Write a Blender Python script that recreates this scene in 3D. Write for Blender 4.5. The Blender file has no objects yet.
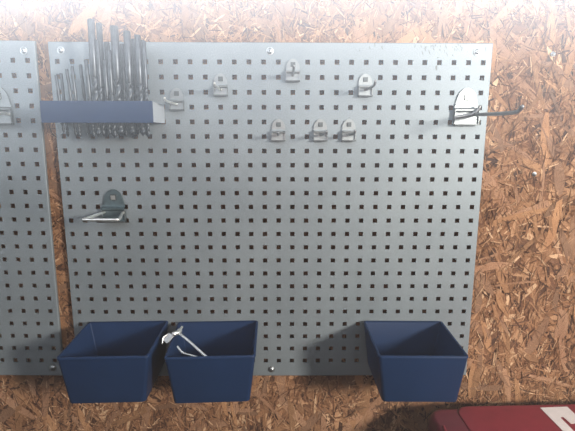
import bpy, math, random
from math import sin, cos, pi, radians
from mathutils import Vector, Matrix, noise

scene = bpy.context.scene
col = scene.collection
P = 0.02            # hole pitch of the perforated panels
WALL = 0.010        # face of the OSB wall; panel face is y = 0

# ---------------------------------------------------------------- helpers
def link(name, me, mats, parent=None, smooth=False, loc=None, rot=None):
    o = bpy.data.objects.new(name, me)
    for m in (mats if isinstance(mats, (list, tuple)) else [mats]):
        me.materials.append(m)
    if smooth:
        me.polygons.foreach_set('use_smooth', [True] * len(me.polygons))
    col.objects.link(o)
    if parent is not None:
        o.parent = parent
    if loc is not None: o.location = loc
    if rot is not None: o.rotation_euler = rot
    return o

def tag(o, label=None, cat=None, group=None, kind=None):
    if label: o['label'] = label
    if cat: o['category'] = cat
    if group: o['group'] = group
    if kind: o['kind'] = kind
    return o

def empty(name, loc=(0, 0, 0), rot=(0, 0, 0)):
    o = bpy.data.objects.new(name, None)
    o.empty_display_size = 0.02
    col.objects.link(o)
    o.location = loc; o.rotation_euler = rot
    return o

class MB:
    def __init__(s):
        s.v = []; s.f = []; s.mi = []
    def vert(s, *p):
        s.v.append(tuple(p)); return len(s.v) - 1
    def face(s, idx, m=0):
        s.f.append(tuple(idx)); s.mi.append(m)
    def box(s, a, b, m=0):
        x0, y0, z0 = a; x1, y1, z1 = b
        i = [s.vert(x, y, z) for z in (z0, z1) for y in (y0, y1) for x in (x0, x1)]
        for q in ((0, 2, 3, 1), (4, 5, 7, 6), (0, 1, 5, 4), (2, 6, 7, 3), (0, 4, 6, 2), (1, 3, 7, 5)):
            s.face([i[k] for k in q], m)
    def loft(s, loops, cap0=True, cap1=True, m=0):
        n = len(loops[0]); base = len(s.v)
        for L in loops:
            for p in L: s.v.append(tuple(p))
        for k in range(len(loops) - 1):
            for j in range(n):
                a = base + k * n + j; b = base + k * n + (j + 1) % n
                s.face((a, b, b + n, a + n), m)
        if cap0: s.face([base + j for j in reversed(range(n))], m)
        if cap1: s.face([base + (len(loops) - 1) * n + j for j in range(n)], m)
    def tube(s, pts, r, n=10, m=0):
        pts = [Vector(p) for p in pts]
        rs = r if isinstance(r, (list, tuple)) else [r] * len(pts)
        loops = []; ref = None
        for i, p in enumerate(pts):
            t = (pts[min(i + 1, len(pts) - 1)] - pts[max(i - 1, 0)]).normalized()
            if ref is None:
                ref = t.orthogonal().normalized()
            ref = (ref - t * ref.dot(t)).normalized()
            bi = t.cross(ref)
            loops.append([p + (ref * cos(2 * pi * k / n) + bi * sin(2 * pi * k / n)) * rs[i] for k in range(n)])
        # rounded ends
        t0 = (pts[0] - pts[1]).normalized(); t1 = (pts[-1] - pts[-2]).normalized()
        def shrink(L, c, t, rr):
            return [[c + (q - c) * f + t * rr * g for q in L] for f, g in ((.85, .5), (.5, .85))]
        a = shrink(loops[0], pts[0], t0, rs[0]); b = shrink(loops[-1], pts[-1], t1, rs[-1])
        s.loft([a[1], a[0]] + loops + b, m=m)
    def build(s, name, mats, parent=None, smooth=False, loc=None, rot=None, tri=False):
        me = bpy.data.meshes.new(name)
        me.from_pydata(s.v, [], s.f)
        me.polygons.foreach_set('material_index', s.mi)
        me.update(); me.validate()
        return link(name, me, mats, parent, smooth, loc, rot)

def smooth_path(pts, sub=6):
    pts = [Vector(p) for p in pts]
    q = [pts[0] * 2 - pts[1]] + pts + [pts[-1] * 2 - pts[-2]]
    out = []
    for i in range(1, len(q) - 2):
        for k in range(sub):
            t = k / sub
            a, b, c, d = q[i - 1:i + 3]
            out.append(0.5 * ((2 * b) + (c - a) * t + (2 * a - 5 * b + 4 * c - d) * t * t + (3 * b - a - 3 * c + d) * t ** 3))
    out.append(pts[-1])
    return out

def rrect(w, d, r, cx=0, cy=0, z=0, n=5):
    """rounded rectangle loop, ccw seen from above"""
    L = []
    for (sx, sy, a0) in ((1, 1, 0), (-1, 1, 90), (-1, -1, 180), (1, -1, 270)):
        for k in range(n + 1):
            a = radians(a0 + 90 * k / n)
            L.append((cx + sx * (w / 2 - r) + r * cos(a), cy + sy * (d / 2 - r) + r * sin(a), z))
    return L

# ---------------------------------------------------------------- materials
def new_mat(name):
    m = bpy.data.materials.new(name); m.use_nodes = True
    nt = m.node_tree; b = nt.nodes['Principled BSDF']
    return m, nt, b
def N(nt, t, **kw):
    n = nt.nodes.new(t)
    for k, v in kw.items():
        if k in n.inputs.keys(): n.inputs[k].default_value = v
        else: setattr(n, k, v)
    return n
def ramp(nt, fac, stops):
    r = nt.nodes.new('ShaderNodeValToRGB')
    e = r.color_ramp.elements
    while len(e) < len(stops): e.new(0.5)
    for i, (p, c) in enumerate(stops):
        e[i].position = p; e[i].color = (*c, 1) if len(c) == 3 else c
    nt.links.new(fac, r.inputs[0]); return r
def mixc(nt, fac, a, b, mode='MIX'):
    m = nt.nodes.new('ShaderNodeMix'); m.data_type = 'RGBA'; m.blend_type = mode
    for sock, v in ((m.inputs[0], fac), (m.inputs[6], a), (m.inputs[7], b)):
        if hasattr(v, 'is_output'): nt.links.new(v, sock)
        else: sock.default_value = v if not isinstance(v, tuple) or len(v) == 4 else (*v, 1)
    return m.outputs[2]

def simple(name, c, rough=.5, metal=0, var=.12, scale=60, bump=0.0, bscale=400, spec=.5):
    m, nt, b = new_mat(name)
    tc = N(nt, 'ShaderNodeTexCoord'); no = N(nt, 'ShaderNodeTexNoise', Scale=scale, Detail=4)
    nt.links.new(tc.outputs['Object'], no.inputs['Vector'])
    r = ramp(nt, no.outputs['Fac'], [(.3, tuple(x * (1 - var) for x in c)), (.7, tuple(min(1, x * (1 + var)) for x in c))])
    nt.links.new(r.outputs[0], b.inputs['Base Color'])
    b.inputs['Roughness'].default_value = rough; b.inputs['Metallic'].default_value = metal
    b.inputs['Specular IOR Level'].default_value = spec
    if bump:
        n2 = N(nt, 'ShaderNodeTexNoise', Scale=bscale, Detail=3)
        nt.links.new(tc.outputs['Object'], n2.inputs['Vector'])
        bp = N(nt, 'ShaderNodeBump', Strength=bump, Distance=.0005)
        nt.links.new(n2.outputs['Fac'], bp.inputs['Height']); nt.links.new(bp.outputs[0], b.inputs['Normal'])
    return m

def mat_osb():
    m, nt, b = new_mat('osb_strands')
    at = N(nt, 'ShaderNodeAttribute', attribute_name='Col')
    uv = N(nt, 'ShaderNodeUVMap', uv_map='UVMap')
    mp = N(nt, 'ShaderNodeMapping'); mp.inputs['Scale'].default_value = (28, 420, 1)
    nt.links.new(uv.outputs[0], mp.inputs[0])
    gr = N(nt, 'ShaderNodeTexNoise', Scale=1, Detail=5, Roughness=.65, Distortion=.6)
    nt.links.new(mp.outputs[0], gr.inputs['Vector'])
    r = ramp(nt, gr.outputs['Fac'], [(.30, (.34, .26, .20)), (.48, (.97, .93, .9)), (.66, (1.6, 1.58, 1.5))])
    c1 = mixc(nt, 1.0, at.outputs['Color'], r.outputs[0], 'MULTIPLY')
    # resin blotches
    tc = N(nt, 'ShaderNodeTexCoord')
    bl = N(nt, 'ShaderNodeTexNoise', Scale=22, Detail=5, Roughness=.7)
    nt.links.new(tc.outputs['Object'], bl.inputs['Vector'])
    r2 = ramp(nt, bl.outputs['Fac'], [(.35, (.74, .66, .60)), (.6, (1.05, 1.04, 1.02))])
    c2 = mixc(nt, 1.0, mixc(nt, .8, c1, r2.outputs[0], 'MULTIPLY'), (.74, .73, .74), "MULTIPLY")
    nt.links.new(c2, b.inputs['Base Color'])
    b.inputs['Roughness'].default_value = .52
    b.inputs['Specular IOR Level'].default_value = .35
    bp = N(nt, 'ShaderNodeBump', Strength=.7, Distance=.0010)
    nt.links.new(gr.outputs['Fac'], bp.inputs['Height']); nt.links.new(bp.outputs[0], b.inputs['Normal'])
    return m

def mat_panel():
    m, nt, b = new_mat('galvanised_sheet')
    tc = N(nt, 'ShaderNodeTexCoord')
    n1 = N(nt, 'ShaderNodeTexNoise', Scale=9, Detail=6, Roughness=.6)
    nt.links.new(tc.outputs['Object'], n1.inputs['Vector'])
    n2 = N(nt, 'ShaderNodeTexNoise', Scale=700, Detail=2)
    nt.links.new(tc.outputs['Object'], n2.inputs['Vector'])
    r = ramp(nt, n1.outputs['Fac'], [(.3, PAN_A), (.7, PAN_B)])
    r2 = ramp(nt, n2.outputs['Fac'], [(.35, (.9, .9, .9)), (.65, (1.08, 1.08, 1.08))])
    nt.links.new(mixc(nt, 1.0, r.outputs[0], r2.outputs[0], 'MULTIPLY'), b.inputs['Base Color'])
    b.inputs['Metallic'].default_value = .5
    rr = ramp(nt, n1.outputs['Fac'], [(.3, (.56, .56, .56)), (.75, (.62, .62, .62))])
    nt.links.new(rr.outputs[0], b.inputs['Roughness'])
    bp = N(nt, 'ShaderNodeBump', Strength=.12, Distance=.0003)
    nt.links.new(n2.outputs['Fac'], bp.inputs['Height']); nt.links.new(bp.outputs[0], b.inputs['Normal'])
    return m

PAN_A = (.210, .240, .255); PAN_B = (.255, .285, .298)
M_osb = mat_osb()
M_panel = mat_panel()
M_scratch = simple('worn_coating', (.12, .13, .13), .6, 0, .3, 500)
M_blue = simple('navy_plastic', (.0065, .0225, .066), .5, 0, .06, 30, .15, 900, .22)
M_zinc = simple('zinc_plate', (.29, .31, .31), .5, 1, .08, 120, .1, 500)
M_steel = simple('dull_steel_wire', (.30, .30, .30), .38, .9, .12, 200)
M_bright = simple('bright_wire', (.78, .78, .75), .28, .85, .08, 200)
M_bit = simple('blackened_steel', (.05, .055, .06), .34, .8, .3, 150)
M_screw = simple('screw_steel', (.50, .52, .52), .4, 1, .1, 300)
M_zinc_shade = simple('zinc_painted_shade', (.10, .11, .11), .5, .6, .1, 200)  # darker copy of the zinc, shade put into its colour
M_zinc_dark_refl = simple('zinc_painted_dark_reflection', (.15, .20, .215), .45, .8, .08, 200)  # zinc darkened in colour to paint the dark surroundings it reflects
M_pale = simple('pale_end_plate', (.30, .32, .34), .5, 0, .04, 60)
M_dark = simple('dark_recess', (.02, .02, .02), .7, 0, .1, 100)
M_red = simple('red_plastic', (.20, .016, .028), .5, 0, .10, 40, .12, 700)
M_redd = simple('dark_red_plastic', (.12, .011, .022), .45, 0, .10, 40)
M_white = simple('off_white_print', (.62, .56, .53), .55, 0, .05, 90)

# ---------------------------------------------------------------- OSB wall
def build_wall():
    rnd = random.Random(11)
    v = []; f = []; colr = []; uvs = []
    # backing board
    x0, x1, z0, z1 = -1.1, 1.1, -.75, .75
    y = WALL + .0008
    v += [(x0, y, z0), (x1, y, z0), (x1, y, z1), (x0, y, z1), (x0, y + .018, z0), (x1, y + .018, z0), (x1, y + .018, z1), (x0, y + .018, z1)]
    for q in ((0, 1, 2, 3), (5, 4, 7, 6), (4, 0, 3, 7), (1, 5, 6, 2), (4, 5, 1, 0), (3, 2, 6, 7)):
        f.append(q); colr.append((.17, .085, .045)); uvs.append([(v[i][0], v[i][2]) for i in q])
    pal = [((.50, .310, .195), 1.9), ((.40, .232, .137), 3.2), ((.31, .168, .096), 3.2), ((.20, .102, .060), 2.2), ((.095, .048, .031), 1.4), ((.70, .50, .35), .7)]
    def pick():
        t = rnd.random() * sum(w for _, w in pal)
        for c, w in pal:
            t -= w
            if t <= 0: break
        k = rnd.uniform(.85, 1.15)
        return (min(1, c[0] * k * 1.06), c[1] * k * .99, c[2] * k * .86)
    def flake(cx, cz, L, W, a, lvl, col_=None):
        ux, uz = cos(a), sin(a); px, pz = -uz, ux
        # jagged ended strand outline
        n = 4
        pts = []
        j = W * .35
        sk = rnd.uniform(-1, 1) * W * .7
        for i in range(n + 1):
            t = i / n
            wv = W * (.5 + rnd.uniform(-.12, .08)) * (1 if 0 < i < n else rnd.uniform(.25, .9))
            pts.append((-L / 2 + L * t + (rnd.uniform(-j, j) if i in (0, n) else 0) + sk * .5, wv))
        for i in range(n, -1, -1):
            t = i / n
            wv = W * (.5 + rnd.uniform(-.12, .08)) * (1 if 0 < i < n else rnd.uniform(.25, .9))
            pts.append((-L / 2 + L * t + (rnd.uniform(-j, j) if i in (0, n) else 0) - sk * .5, -wv))
        yb = WALL + .0007 - lvl * .0013
        tl, tw = rnd.uniform(-1, 1) * .0004 / (L / 2), rnd.uniform(-1, 1) * .00045 / (W / 2)
        base = len(v); off = (rnd.uniform(0, 50), rnd.uniform(0, 50)); uu = []
        bow = rnd.uniform(-.04, .04) * L
        for (l, w) in pts:
            w2 = w + bow * (1 - (2 * l / L) ** 2)
            v.append((cx + ux * l + px * w2, min(WALL + .0007, yb + tl * l + tw * w), cz + uz * l + pz * w2))
            uu.append((off[0] + l, off[1] + w))
        # orient toward -y
        f.append(tuple(base + i for i in range(len(pts))))
        colr.append(col_ or pick()); uvs.append(uu)
    area = (-.92, .84, -.50, .50)
    def rp(): return rnd.uniform(area[0], area[1]), rnd.uniform(area[2], area[3])
    def ang():
        return rnd.gauss(pi / 2, .55) if rnd.random() < .55 else rnd.uniform(0, pi)
    for k in range(3400):
        flake(*rp(), rnd.uniform(.05, .11), rnd.uniform(.010, .026), ang(), rnd.uniform(0, .35))
    for k in range(11800):
        flake(*rp(), rnd.uniform(.015, .055), rnd.uniform(.002, .009), ang(), rnd.uniform(.2, .75))
    # slivers come in clusters
    cl = [rp() for _ in range(390)]
    for k in range(39000):
        if rnd.random() < .7:
            c = rnd.choice(cl); cx, cz = c[0] + rnd.gauss(0, .030), c[1] + rnd.gauss(0, .030)
        else: cx, cz = rp()
        flake(cx, cz, rnd.uniform(.005, .026), rnd.uniform(.0006, .0028), rnd.uniform(0, pi), rnd.uniform(.5, 1))
    for k in range(850):
        kk = rnd.uniform(.62, 1.35)
        flake(*rp(), rnd.uniform(.035, .085), rnd.uniform(.004, .016), ang(), rnd.uniform(.85, 1.1), (.38 * kk, .218 * kk, .128 * kk))
    for k in range(9100):
        flake(*rp(), rnd.uniform(.006, .03), rnd.uniform(.0007, .0026), ang(), rnd.uniform(.95, 1.15))
    for k in range(430):
        kk = rnd.uniform(.7, 1.3)
        flake(*rp(), rnd.uniform(.03, .09), rnd.uniform(.005, .015), rnd.gauss(pi / 2, .35) if rnd.random() < .7 else rnd.uniform(0, pi), rnd.uniform(1.02, 1.12), (.43 * kk, .235 * kk, .118 * kk))
    for k in range(8500):  # dark slivers paint the shade in gaps between the fibres
        kk = rnd.uniform(.5, 1.6)
        flake(*rp(), rnd.uniform(.006, .028), rnd.uniform(.0004, .0010), ang(), rnd.uniform(1.1, 1.25), (.12 * kk, .058 * kk, .034 * kk))
    for k in range(4600):
        kk = rnd.uniform(.8, 1.3)
        flake(*rp(), rnd.uniform(.006, .022), rnd.uniform(.0004, .0011), ang(), rnd.uniform(1.1, 1.25), (.55 * kk, .35 * kk, .20 * kk))
    me = bpy.data.meshes.new('wall_back')
    me.from_pydata(v, [], f)
    ul = me.uv_layers.new(name='UVMap')
    ca = me.color_attributes.new('Col', 'FLOAT_COLOR', 'CORNER')
    uvf = []; cf = []
    for i, ff in enumerate(f):
        for k in range(len(ff)):
            uvf += list(uvs[i][k]); cf += [*colr[i], 1]
    ul.data.foreach_set('uv', uvf); ca.data.foreach_set('color', cf)
    me.update()
    return tag(link('wall_back', me, M_osb), kind='structure')
wall = build_wall()

# ---------------------------------------------------------------- screws
def screw_mesh(r=.0034, parent=None, loc=(0, 0, 0), name='screw'):
    mb = MB()
    prof = [(r * 1.5, 0), (r * 1.5, -.0006), (r * 1.1, -.0009), (r, -.0012), (r * .92, -.0024), (r * .6, -.0031), (r * .28, -.0033), (r * .26, -.0018)]
    n = 20
    mb.loft([[(q * cos(2 * pi * k / n), yy, -q * sin(2 * pi * k / n)) for k in range(n)] for q, yy in prof][::1], m=0)
    mb.mi[-1] = 1
    o = mb.build(name, [M_screw, M_dark], parent, False, loc)
    return o

# ---------------------------------------------------------------- perforated panel
def build_panel(x_left, x_right, cols_x, z_top, z_bot, rows_z, name, screws, marks=False):
    root = empty(name)
    mb = MB()
    h = .0032    # half hole
    H = sorted(set([x_left, x_right])); 
    xs = [x_left]; 
    for c in cols_x: xs += [c - h, c + h]
    xs.append(x_right)
    zs = [z_bot]
    for r in sorted(rows_z): zs += [r - h, r + h]
    zs.append(z_top)
    nx, nz = len(xs), len(zs)
    for y in (0, .0014):
        for z in zs:
            for x in xs: mb.vert(x, y, z)
    def I(k, j, i): return k * nx * nz + j * nx + i
    for j in range(nz - 1):
        for i in range(nx - 1):
            if i % 2 == 1 and j % 2 == 1:
                # hole walls
                a, b, c, d = (j, i), (j, i + 1), (j + 1, i + 1), (j + 1, i)
                for (p, q) in ((a, b), (b, c), (c, d), (d, a)):
                    mb.face((I(0, *q), I(0, *p), I(1, *p), I(1, *q))[::-1])
                continue
            mb.face((I(0, j, i), I(0, j, i + 1), I(0, j + 1, i + 1), I(0, j + 1, i)))
            mb.face((I(1, j, i), I(1, j + 1, i), I(1, j + 1, i + 1), I(1, j, i + 1)))
    # folded edges: short rounded return flange, plus a skirt added to block light
    e = .0015
    def ring(off, y):
        return [(x_left - off, y, z_bot - off), (x_right + off, y, z_bot - off), (x_right + off, y, z_top + off), (x_left - off, y, z_top + off)]
    mb.loft([ring(0, 0), ring(e * .6, .0002), ring(e, .0009), ring(e, .0048), ring(e - .001, .0048), ring(0, .0014)], False, False)
    mb.loft([ring(-.003, .0014), ring(-.003, WALL - .0018), ring(-.004, WALL - .0018), ring(-.004, .0014)], False, False)  # hidden inset skirt, added to stop light leaking behind the sheet
    if marks:
        rnd = random.Random(4)
        def chip(x, z, w, hh, a=0):
            n = 7; L = []
            for k in range(n):
                t = 2 * pi * k / n
                u, q = w / 2 * cos(t) * rnd.uniform(.6, 1.2), hh / 2 * sin(t) * rnd.uniform(.7, 1.2)
                L.append(mb.vert(x + u * cos(a) - q * sin(a), -.00015, z + u * sin(a) + q * cos(a)))
            mb.face(L, 1)
        for k in range(46):
            x = rnd.uniform(.11, .285); x = x if rnd.random() < .4 else rnd.uniform(.20, .26)
            chip(x, z_top - abs(rnd.gauss(0, .006)) - .001, rnd.uniform(.0005, .0018), rnd.uniform(.001, .006), rnd.uniform(-.1, .6))
        chip(.2275, .2265, .0022, .0022); chip(.2263, .2135, .0032, .0075); chip(.2155, .2330, .0011, .009, .35); chip(.2395, .231, .0011, .007, .45)
        chip(.2900, .198, .0012, .005); chip(.292, .238, .0012, .007, .15)
        for k in range(24):
            chip(rnd.uniform(-.02, .29), rnd.uniform(.05, .24), rnd.uniform(.0005, .0011), rnd.uniform(.0006, .0018))
    mb.build('perforated_sheet', [M_panel, M_scratch], root)
    for s in screws:
        screw_mesh(parent=root, loc=(s[0], -.0002, s[1]))
    return root

X0 = -14.5 * P
cx_ = [X0 + i * P for i in range(30)]
rz_ = [(11 - r) * P for r in range(23)]
pr = build_panel(-.2992, .3002, cx_, .2440, -.2440, rz_, 'perforated_panel',
                 [(.2803, .2342), (-.0014, .2342), (-.2835, .2342), (-.0014, -.2339), (.2803, -.2339), (-.2835, -.2339)], True)
tag(pr, 'wide grey galvanised perforated panel on the wood-strand wall, all four corners over the blue bins and hooks', 'pegboard')
pr['label'] = 'complete grey perforated metal panel with three blue bins hung along its bottom'
pl = build_panel(-.594, 0, [-.0098 - P * i for i in range(29)][::-1], .2450, -.2430, [z + .0010 for z in rz_], 'perforated_panel',
                 [(-.0134, .2335), (-.0134, -.2310), (-.297, .2335), (-.297, -.2310), (-.58, .2335), (-.58, -.2310)])
pl.location = (-.3222, 0, 0); pl.rotation_euler = (0, radians(.55), 0)
tag(pl, 'grey perforated metal panel cut off by the photo edge, with only one large hook', 'pegboard')

for (x, z, t) in ((.3895, .233, 'small pale screw in the bare strand board level with the panel top'), (.3807, .067, 'tiny dull screw head half way up the bare strand board')):
    s = screw_mesh(.0022, None, (x, WALL - .0012, z)); tag(s, t, 'screw')

# ---------------------------------------------------------------- blue bins
def make_bin():
    root = empty('storage_bin')
    mb = MB()
    w1, d1 = .1155, .1085; w0, d0 = .1005, .1045; H = .0665; t = .0020
    def plan(loop):   # slightly wider at the back than at the front
        return [(x * (1 + .32 * (y + .054)), y, z) for x, y, z in loop]
    def L(w, d, z, ins=0, r=.0042):
        # back stays flush: y from -d to 0
        return plan(rrect(w - 2 * ins, d - 2 * ins, max(r - ins, .0012), 0, -d / 2, z))
    lr = .0035
    loops = [L(w0, d0, 0, .0016, .006), L(w0, d0, .0006, .0004, .006), L(w0, d0, .0018, 0, .006), L(w1, d1, H - .003),
             L(w1, d1, H - .003), L(w1, d1, H, .0004), L(w1, d1, H, t - .0004), L(w1, d1, H - .0006, t), L(w0, d0, .006, t + .0004), L(w0, d0, .0028, t + .004)]
    mb.loft(loops)
    body = mb.build('bin_body', M_blue, root, True)
    md = body.modifiers.new('es', 'EDGE_SPLIT'); md.split_angle = radians(38)
    rb = MB()
    o = -.0008
    def R(z, ins): return plan(rrect(w1 - 2 * ins, d1 - 2 * ins, .0045 - min(ins, .003), 0, -d1 / 2, z))
    rb.loft([R(H - .0026, .0003), R(H - .0024, o), R(H - .0003, o), R(H + .0004, o + .0005), R(H + .0006, .0006), R(H + .0004, t + .0002), R(H - .001, t + .0002)], False, False)
    rim = rb.build('rim', M_blue, root, True)
    rim['label'] = 'rounded rim of the bin'
    md = rim.modifiers.new('es', 'EDGE_SPLIT'); md.split_angle = radians(50)
    hb = MB()
    hb.box((-.045, 0, H - .024), (-.030, .0032, H - .004)); hb.box((.030, 0, H - .024), (.045, .0032, H - .004))
    hb.box((-.045, 0, H - .030), (.045, .0012, H - .022))
    hb.build('mounting_bracket', M_zinc, root)
    return root
BZ = -.1537 - .0665
def copy_tree(o, parent=None):
    c = o.copy(); col.objects.link(c)
    if parent is not None:
        c.parent = parent
    for ch in o.children: copy_tree(ch, c)
    return c
b0 = make_bin()
for i, (x, yaw_, lab) in enumerate(((-.2150, .036, 'empty navy blue plastic bin below the drill rack, overlapping the gap between the panels'),
                              (-.0806, .045, 'navy blue plastic bin with white metal hooks thrown inside'),
                              (.1966, -.012, 'empty navy blue plastic bin set apart near the bare board and above the red case'))):
    o = b0 if i == 0 else copy_tree(b0)
    o.location = (x, -.0042, BZ); o.rotation_euler = (0, 0, yaw_)
    tag(o, lab, 'bin', 'blue bins hung along the bottom of the panel')

# ---------------------------------------------------------------- hooks
def plate(W, H, root, large, pm=None):
    mb = MB()
    prof = [(0, -.0085), (.0006, -.0062), (.03, -.0046), (.18, -.0042), (.34, -.0042), (.385, -.0080), (.43, -.0082), (.47, -.0030)] + \
           [(q, -.0026) for q in (.52, .6, .68, .76, .83, .89, .94, .975, .995, 1.0)]
    def wid(t):
        if large:
            base = 1.0 if t < .42 else 1.0 - (t - .42) / .58 * .42
            k = (t - .78) / .22
        else:
            base = 1.0 if t < .5 else 1.0 - (t - .5) * .22
            k = (t - .62) / .38
        if k > 0: base *= math.sqrt(max(0.0, 1 - k * k * .985))
        return base * W
    nc = 8; T = .0011
    def sheet(off):
        out = []
        for t, y in prof:
            w = wid(t)
            out.append([(w * (i / nc - .5), y + off, t * H) for i in range(nc + 1)])
        return out
    A, B = sheet(0), sheet(T)
    loops = []
    for a, b in zip(A, B):
        loops.append(a + b[::-1])
    mb.loft(loops, True, True)
    p = mb.build('back_plate', pm or M_zinc, root, False)
    # turned side edges of the lower half
    for s in (-1, 1):
        x = s * W / 2; fb = MB()
        fb.box((min(x, x - s * .0009), -.0072, .002), (max(x, x - s * .0009), -.0010, H * .40))
        fb.build('side_flange', M_zinc, root)
    fb = MB(); fb.box((-W * .5, -.0098, -.0004), (W * .5, -.0008, .0012)); fb.build('shade_painted_lip', M_zinc_shade, root)  # lip coloured dark to paint the shadow line under the plate
    tb = MB()
    s_ = .0030 if large else .0022
    zc = H * (.745 if large else .74)
    tb.box((-s_, -.0042, zc - s_), (s_, .0030, zc + s_))
    tb.build('locking_tab', M_bright if large else M_zinc_shade, root)  # small tab is coloured dark to look like an unlit hole
    hb = MB()
    hb.box((-s_ * 1.45, -.00285, zc - s_ * 1.3), (s_ * 1.45, -.0024, zc + s_ * 1.5))
    q = hb.build('slot_shade_square', M_zinc_shade, root)  # raised square with the shade of a slot in its colour

def hook(x, z, W, H, prongs, label, group, large=False, mat=None, r=.0016, pm=None):
    root = empty('pegboard_hook', (x, 0, z - H / 2))
    plate(W, H, root, large, pm)
    for pts in prongs:
        mb = MB(); mb.tube(smooth_path(pts, 7), r, 12)
        mb.build('prong', mat or M_steel, root, True)
    tag(root, label, 'hook', group)
    return root

sw, sh = .0190, .0300
def straight(L, dx=0, up=.006, x0=0, z0=.0085):
    return [[(x0, -.0045, z0), (x0 + dx * .3, -.012, z0), (x0 + dx * .8, -L * .75, z0 + .0005), (x0 + dx, -L, z0 + up * .45), (x0 + dx * 1.02, -L - .0025, z0 + up)]]
g = 'small zinc hooks clipped into the perforated panel'
hook(-.1296, .1705, sw, sh, straight(.048, -.004, .004), 'small zinc hook nearest the drill rack, wire catching white light', g, mat=M_bright)
hook(-.0689, .1899, sw, sh, straight(.050, -.001, .003), 'small zinc hook one step up and right of the hook nearest the drill rack', g, mat=M_bright)
hook(.0299, .2091, sw, sh, straight(.050, 0, .005), 'highest small zinc hook, just under the middle top screw', g)
hook(.1292, .1897, sw, sh, straight(.052, .003, .006), 'lone small zinc hook between the highest hook and the big long-armed hook', g)
hook(.0101, .1291, sw, sh, straight(.040, .0, .003), 'small zinc hook in the low row of three, the one nearest the drill rack', g)
hook(.0685, .1292, sw, sh, straight(.048, .004, .004), 'small zinc hook in the middle of the low row of three', g)
hook(.1082, .1293, sw, sh, straight(.048, .001, .005), 'small zinc hook in the low row of three, the one farthest from the drill rack', g)

LH = .050; LW = .0345
g2 = 'large zinc hooks clipped into the perforated panels'
# large loop hook
zb = .0235 + LH / 2 - LH       # plate bottom
def loop_pts(cx, z):
    return [[(-.0135, -.0045, z), (-.0150, -.02, z), (-.0185, -.052, z), (-.0190, -.0575, z), (-.0165, -.0600, z), (0.0, -.0605, z), (.0235, -.0605, z), (.0262, -.0570, z), (.0240, -.045, z), (.0155, -.015, z), (.0140, -.0045, z)]]
h = hook(-.2262, .0225, LW * .97, LH * .93, loop_pts(0, .0135), 'large zinc hook low on the panel with a flat bright wire loop, nothing near it', g2, True, M_bright, .0021, M_zinc_dark_refl)
h = hook(-.3735, .1612, LW, LH, loop_pts(0, .0135), 'large zinc hook cut off by the photo edge on the neighbouring panel', g2, True, M_bright, .0021)
h = hook(.2705, .1612, LW, LH, [[(.0095, -.0045, .0140), (.0105, -.016, .0138), (.0125, -.055, .0130), (.0150, -.100, .0125), (.0162, -.112, .0140), (.0168, -.118, .0185)]],
         'large zinc hook with one long grey arm reaching past the panel edge', g2, True, M_steel, .0024)
kb = MB(); kb.tube(smooth_path([(-.0165, -.0066, .0105), (-.004, -.0072, .0125), (.006, -.0085, .0150), (.0125, -.0105, .0200), (.0145, -.0115, .0245)], 6), .0022, 12)
kb.build('knob_shadow_wire', M_steel, h, True)  # upper end is the knob; the lower run imitates the arm's shadow

# ---------------------------------------------------------------- drill rack and bits
rack = empty('drill_rack', (-.2180, 0, .1370))
fx = .0705; RH = .0272; RD = .058; t = .0022
mb = MB(); mb.box((-fx, -RD, 0), (fx, -RD + t, RH)); fo = mb.build('front_panel', M_blue, rack)
bv = fo.modifiers.new('bev', 'BEVEL'); bv.width = .0007; bv.segments = 2
for s in (-1, 1):
    mb = MB(); x = s * fx
    mb.box((min(x, x - s * t), -RD + t, .001), (max(x, x - s * t), -.0012, RH - .001)); q = mb.build('side_panel', M_pale, rack); q['label'] = 'pale grey end plate'
mb = MB(); mb.box((-fx + t, -.0040, .001), (fx - t, -.0012, RH - .001)); mb.build('back_panel', M_blue, rack)
mb = MB()
for z in (.004, .020):
    for (ya, yb_) in ((-RD + t, -.0484), (-.0376, -.0274), (-.0166, -.0040)):
        mb.box((-fx + t, ya, z), (fx - t, yb_, z + .002))
mb.build('slotted_shelf', M_blue, rack)
tag(rack, 'navy blue plastic rack holding a row of upright drill bits at the panel edge', 'tool rack')

BITS = [(-.2756, .2020, -.2736, .1191, -.022, .00125), (-.2720, .1968, -.2683, .1244, -.043, .00125),
 (-.2677, .2071, -.2625, .1204, -.022, .00126), (-.2508, .2078, -.2480, .1193, -.043, .00131), (-.2493, .2126, -.2452, .1218, -.022, .00140),
 (-.2326, .2152, -.2299, .1193, -.043, .00158), (-.2227, .2639, -.2240, .1193, -.043, .00337), (-.2213, .2641, -.2230, .1179, -.022, .00349),
 (-.2165, .2392, -.2172, .1206, -.043, .00202), (-.2128, .2409, -.2134, .1205, -.022, .00279), (-.2092, .2152, -.2092, .1219, -.043, .00202),
 (-.2030, .2273, -.2028, .1181, -.043, .00250), (-.1943, .2558, -.1949, .1207, -.043, .00438), (-.1932, .2385, -.1956, .1192, -.022, .00229),
 (-.1850, .2336, -.1865, .1179, -.022, .00244), (-.1789, .2500, -.1804, .1207, -.043, .00404), (-.1779, .2447, -.1790, .1219, -.022, .00279),
 (-.1659, .2453, -.1664, .1207, -.043, .00313), (-.1663, .2435, -.1666, .1193, -.022, .00229), (-.1585, .2385, -.1590, .1195, -.043, .0021)]
BITS = sorted(BITS + [(-.2000, .2330, -.2005, .1200, -.022, .0025), (-.2075, .2250, -.2080, .1190, -.022, .0020), (-.1720, .2350, -.1725, .1200, -.022, .0025), (-.2400, .1900, -.2375, .1210, -.022, .00135)], key=lambda b: b[2])
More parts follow.
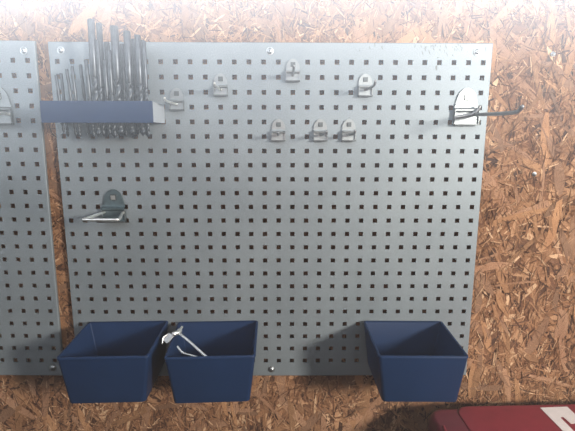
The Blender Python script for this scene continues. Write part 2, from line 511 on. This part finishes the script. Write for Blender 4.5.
ordn = ['first', 'second', 'third', 'fourth', 'fifth', 'sixth', 'seventh', 'eighth', 'ninth', 'tenth', 'eleventh', 'twelfth', 'thirteenth', 'fourteenth',
        'fifteenth', 'sixteenth', 'seventeenth', 'eighteenth', 'nineteenth', 'twentieth', 'twenty-first', 'twenty-second', 'twenty-third', 'twenty-fourth']
for i, (xt, zt, xb, zb_, y, r) in enumerate(BITS):
    top = Vector((xt, y, zt)); bot = Vector((xb, y, zb_))
    ax = top - bot; L = ax.length
    ex = math.atan2(ax.x, ax.z)
    root = empty('drill_bit', tuple(bot), (0, ex, 0))
    r *= 1.55 if r < .0017 else (1.3 if r < .0034 else 1.12)
    split = L * (.52 if r > .002 else .45)
    mb = MB()
    n = 14
    prof = [(r * .93, split), (r, split + .001), (r, L - .0012), (r * .8, L)]
    mb.loft([[(q * cos(2 * pi * k / n), q * sin(2 * pi * k / n), z) for k in range(n)] for q, z in prof])
    o = mb.build('shank', M_bit, root, True); md = o.modifiers.new('es', 'EDGE_SPLIT'); md.split_angle = radians(40)
    mb = MB(); loops = []; steps = int(split / .0016) + 2; n = 16
    pitch = max(.012, r * 7)
    for k in range(steps + 1):
        z = split * k / steps
        tip = min(1, (z + .0003) / (r * 1.1))
        ph = 2 * pi * z / pitch
        L_ = []
        for j in range(n):
            a = 2 * pi * j / n
            rr = r * .98 * (1 - .42 * (.5 + .5 * cos(2 * (a - ph))) ** 1.6) * tip
            L_.append((rr * cos(a), rr * sin(a), z))
        loops.append(L_)
    mb.loft(loops)
    mb.build('twist_flute', M_bit, root, True)
    size = 'thin short' if r < .0017 else ('thick long' if r > .003 else 'medium')
    tag(root, f'{size} dark drill bit, {ordn[i]} from the bare gap end of the blue rack', 'drill bit', 'dark drill bits standing in the blue rack')

# ---------------------------------------------------------------- loose hooks in the middle bin
lh = empty('loose_hook', (-.1316, -.0560, -.1515))
mb = MB(); mb.tube(smooth_path([(.004, -.001, .004), (.022, -.014, -.003), (.045, -.031, -.014), (.072, -.046, -.027)], 6), .0018, 10)
mb.build('prong', M_bright, lh, True)
mb = MB(); mb.tube(smooth_path([(.0050, .014, .0060), (.0035, .008, .0048), (.0035, .001, .0045), (-.002, -.004, .0045)], 5), [.0018] * 6 + [.0034] * 10, 10)
mb.build('wire_end', M_bright, lh, True)
mb = MB()
mb.box((-.0065, -.004, -.0007), (.0065, .006, .0007))
o = mb.build('back_plate', M_steel, lh, False, (-.0085, -.008, -.0005), (radians(28), radians(-38), radians(40)))
bv = o.modifiers.new('bev', 'BEVEL'); bv.width = .003; bv.segments = 3; bv.affect = 'EDGES'; bv.limit_method = 'ANGLE'
mb = MB(); mb.tube(smooth_path([(-.0165, -.0120, -.006), (-.0155, -.0085, .001), (-.011, -.004, .0035)], 5), .0010, 8)
mb.build('turned_edge', M_bright, lh, True)
tag(lh, 'bright metal hook lying across the corner rim of the middle blue bin', 'hook')
lw = empty('loose_hook', (-.1080, -.0830, -.1750))
mb = MB(); mb.tube(smooth_path([(-.017, .006, .0175), (-.009, .0, .0120), (.006, -.006, .0105), (.030, -.012, .005), (.045, -.014, -.008)], 6), .0014, 10)
mb.build('prong', M_bright, lw, True)
tag(lw, 'thin bright bent wire hook down inside the middle blue bin', 'hook')
lw = empty('loose_hook', (-.0345, -.0930, -.1840))
mb = MB(); mb.tube(smooth_path([(-.020, .004, -.027), (-.010, .0, -.008), (.0035, .004, .015)], 6), .0015, 10)
mb.build('prong', M_bright, lw, True)
tag(lw, 'wire hook tip just showing at the front inner corner of the middle bin', 'hook')

# ---------------------------------------------------------------- red case
CZ = -.2750
case = empty('tool_case', (.2270, -.0345, CZ), (0, 0, radians(1.5)))
cw, cd, Hh = .40, .21, .14          # local: x 0..cw, y 0..-cd, z 0 = top
def C(z, ins, r=.026, x0=0): return rrect(cw - x0 - 2 * ins, cd - 2 * ins, max(r - ins, .004), (cw + x0) / 2, -cd / 2, z, 8)
mb = MB()
mb.loft([C(-Hh, .006), C(-Hh + .004, .001), C(-Hh + .02, 0), C(-.014, 0), C(-.008, .0010), C(-.0042, .0030), C(-.0022, .0058), C(-.0016, .009)])
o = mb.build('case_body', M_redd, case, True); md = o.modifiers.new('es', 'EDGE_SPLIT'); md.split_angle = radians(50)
mb = MB()
def D(z, ins): return rrect(cw - .088 - 2 * ins, cd - .006 - 2 * ins, .020, cw / 2, -cd / 2 + .0015, z, 8)
mb.loft([D(-.0045, 0), D(-.0012, 0), D(-.0004, .0006), D(0, .002)])
o = mb.build('lid_panel', M_red, case, True); md = o.modifiers.new('es', 'EDGE_SPLIT'); md.split_angle = radians(50)
mb = MB()
mb.tube(smooth_path([(.012, -.045, -.0022), (.0105, -.058, -.0018), (.013, -.066, -.0016), (.030, -.070, -.0014), (.060, -.0705, -.0010)], 6), .0022, 10)
mb.build('lid_ridge', M_red, case, True)
# printed mark on the lid (flat raised lettering)
def inv(x, y):
    a = radians(1.5); dx, dy = x - .2270, y + .0345
    return dx * cos(a) + dy * sin(a), -dx * sin(a) + dy * cos(a)
mb = MB()
def slab(pts, zt=.0007):
    pts = [inv(*p) for p in pts]
    lo = [(x, y, -.0002) for x, y in pts]; hi = [(x, y, zt) for x, y in pts]
    mb.loft([lo, hi])
slab([(.3973, -.0401), (.3995, -.115), (.4140, -.115), (.4132, -.0626)][::1])
slab([(.3973, -.0401), (.4132, -.0626), (.4182, -.0614), (.4198, -.0768), (.4395, -.0735), (.4390, -.0378)])
m = mb.build('printed_mark', M_white, case); m['label'] = 'off-white block letter mark on the red lid'
tag(case, 'red plastic tool case with a rounded corner and off-white letter mark, below the blue bins', 'tool case')

# ---------------------------------------------------------------- lights, added haze for lens glare
def area(name, loc, target, size, power, color=(1, 1, 1), sy=None, spread=180):
    L = bpy.data.lights.new(name, 'AREA'); L.energy = power; L.color = color
    L.shape = 'RECTANGLE'; L.size = size; L.size_y = sy or size; L.spread = radians(spread)
    o = bpy.data.objects.new(name, L); col.objects.link(o); o.location = loc
    o.rotation_euler = (Vector(target) - Vector(loc)).to_track_quat('-Z', 'Y').to_euler()
    return o
area('window_light', (1.13, -1.23, .33), (.1, 0, 0), .20, 39, (1, .95, .88))
area('overhead_fill', (-.4, -1.6, 1.9), (0, 0, 0), 2.2, 9, (.86, .94, 1))  # added fill from overhead, not a known lamp
area('room_fill_light', (-2.2, -1.6, .1), (0, 0, 0), 2.0, 4, (.80, .90, 1))
area('warm_reflection_fill', (-.03, -.80, .13), (-.03, 0, .13), .10, .42, (1, .60, .48))  # added warm light imitating a person's pink reflection in the sheet

def spot(name, loc, target, power, ang, color):
    L = bpy.data.lights.new(name, 'SPOT'); L.energy = power; L.color = color
    L.spot_size = radians(ang); L.spot_blend = 1.0; L.shadow_soft_size = .02
    o = bpy.data.objects.new(name, L); col.objects.link(o); o.location = loc
    o.rotation_euler = (Vector(target) - Vector(loc)).to_track_quat('-Z', 'Y').to_euler(); o.scale = (.62, 1, 1)
    return o
spot('glare_beam', (-2.0, -.30, .10), (-.2, -.29, .27), 21000, 13, (.86, .93, 1))  # added beam, imitates veiling lens glare along the top
spot('glare_beam_core', (-2.0, -.30, .22), (-.05, -.29, .345), 118000, 10.6, (.90, .93, 1))  # second added beam, whitens the imitated glare near the upper edge

w = bpy.data.worlds.new('World'); scene.world = w; w.use_nodes = True
nt = w.node_tree
bg = nt.nodes['Background']; bg.inputs[0].default_value = (.5, .55, .6, 1); bg.inputs[1].default_value = .3
vs = nt.nodes.new('ShaderNodeVolumeScatter'); vs.inputs['Density'].default_value = .06  # haze added so the glare beams become visible
vs.inputs['Color'].default_value = (.95, .97, 1, 1)
nt.links.new(vs.outputs[0], nt.nodes['World Output'].inputs['Volume'])

# ---------------------------------------------------------------- camera
f, cx, cy, cz, pitch, yaw, roll = 443.5, .0177018, -.6318844, .1237430, -.1819115, .00816265, .00189812
cp, sp = cos(pitch), sin(pitch)
fwd = Vector((sin(yaw) * cp, cos(yaw) * cp, sp)); right = Vector((cos(yaw), -sin(yaw), 0)); up = right.cross(fwd)
r2 = right * cos(roll) + up * sin(roll); u2 = up * cos(roll) - right * sin(roll)
cam = bpy.data.cameras.new('camera'); cam.sensor_width = 36; cam.lens = f * 36 / 575; cam.clip_start = .01
co = bpy.data.objects.new('camera', cam); col.objects.link(co)
M = Matrix((r2, u2, -fwd)).transposed().to_4x4(); M.translation = Vector((cx, cy, cz)); co.matrix_world = M
scene.camera = co
scene.view_settings.view_transform = 'Standard'
scene.view_settings.look = 'None'
scene.view_settings.exposure = 0
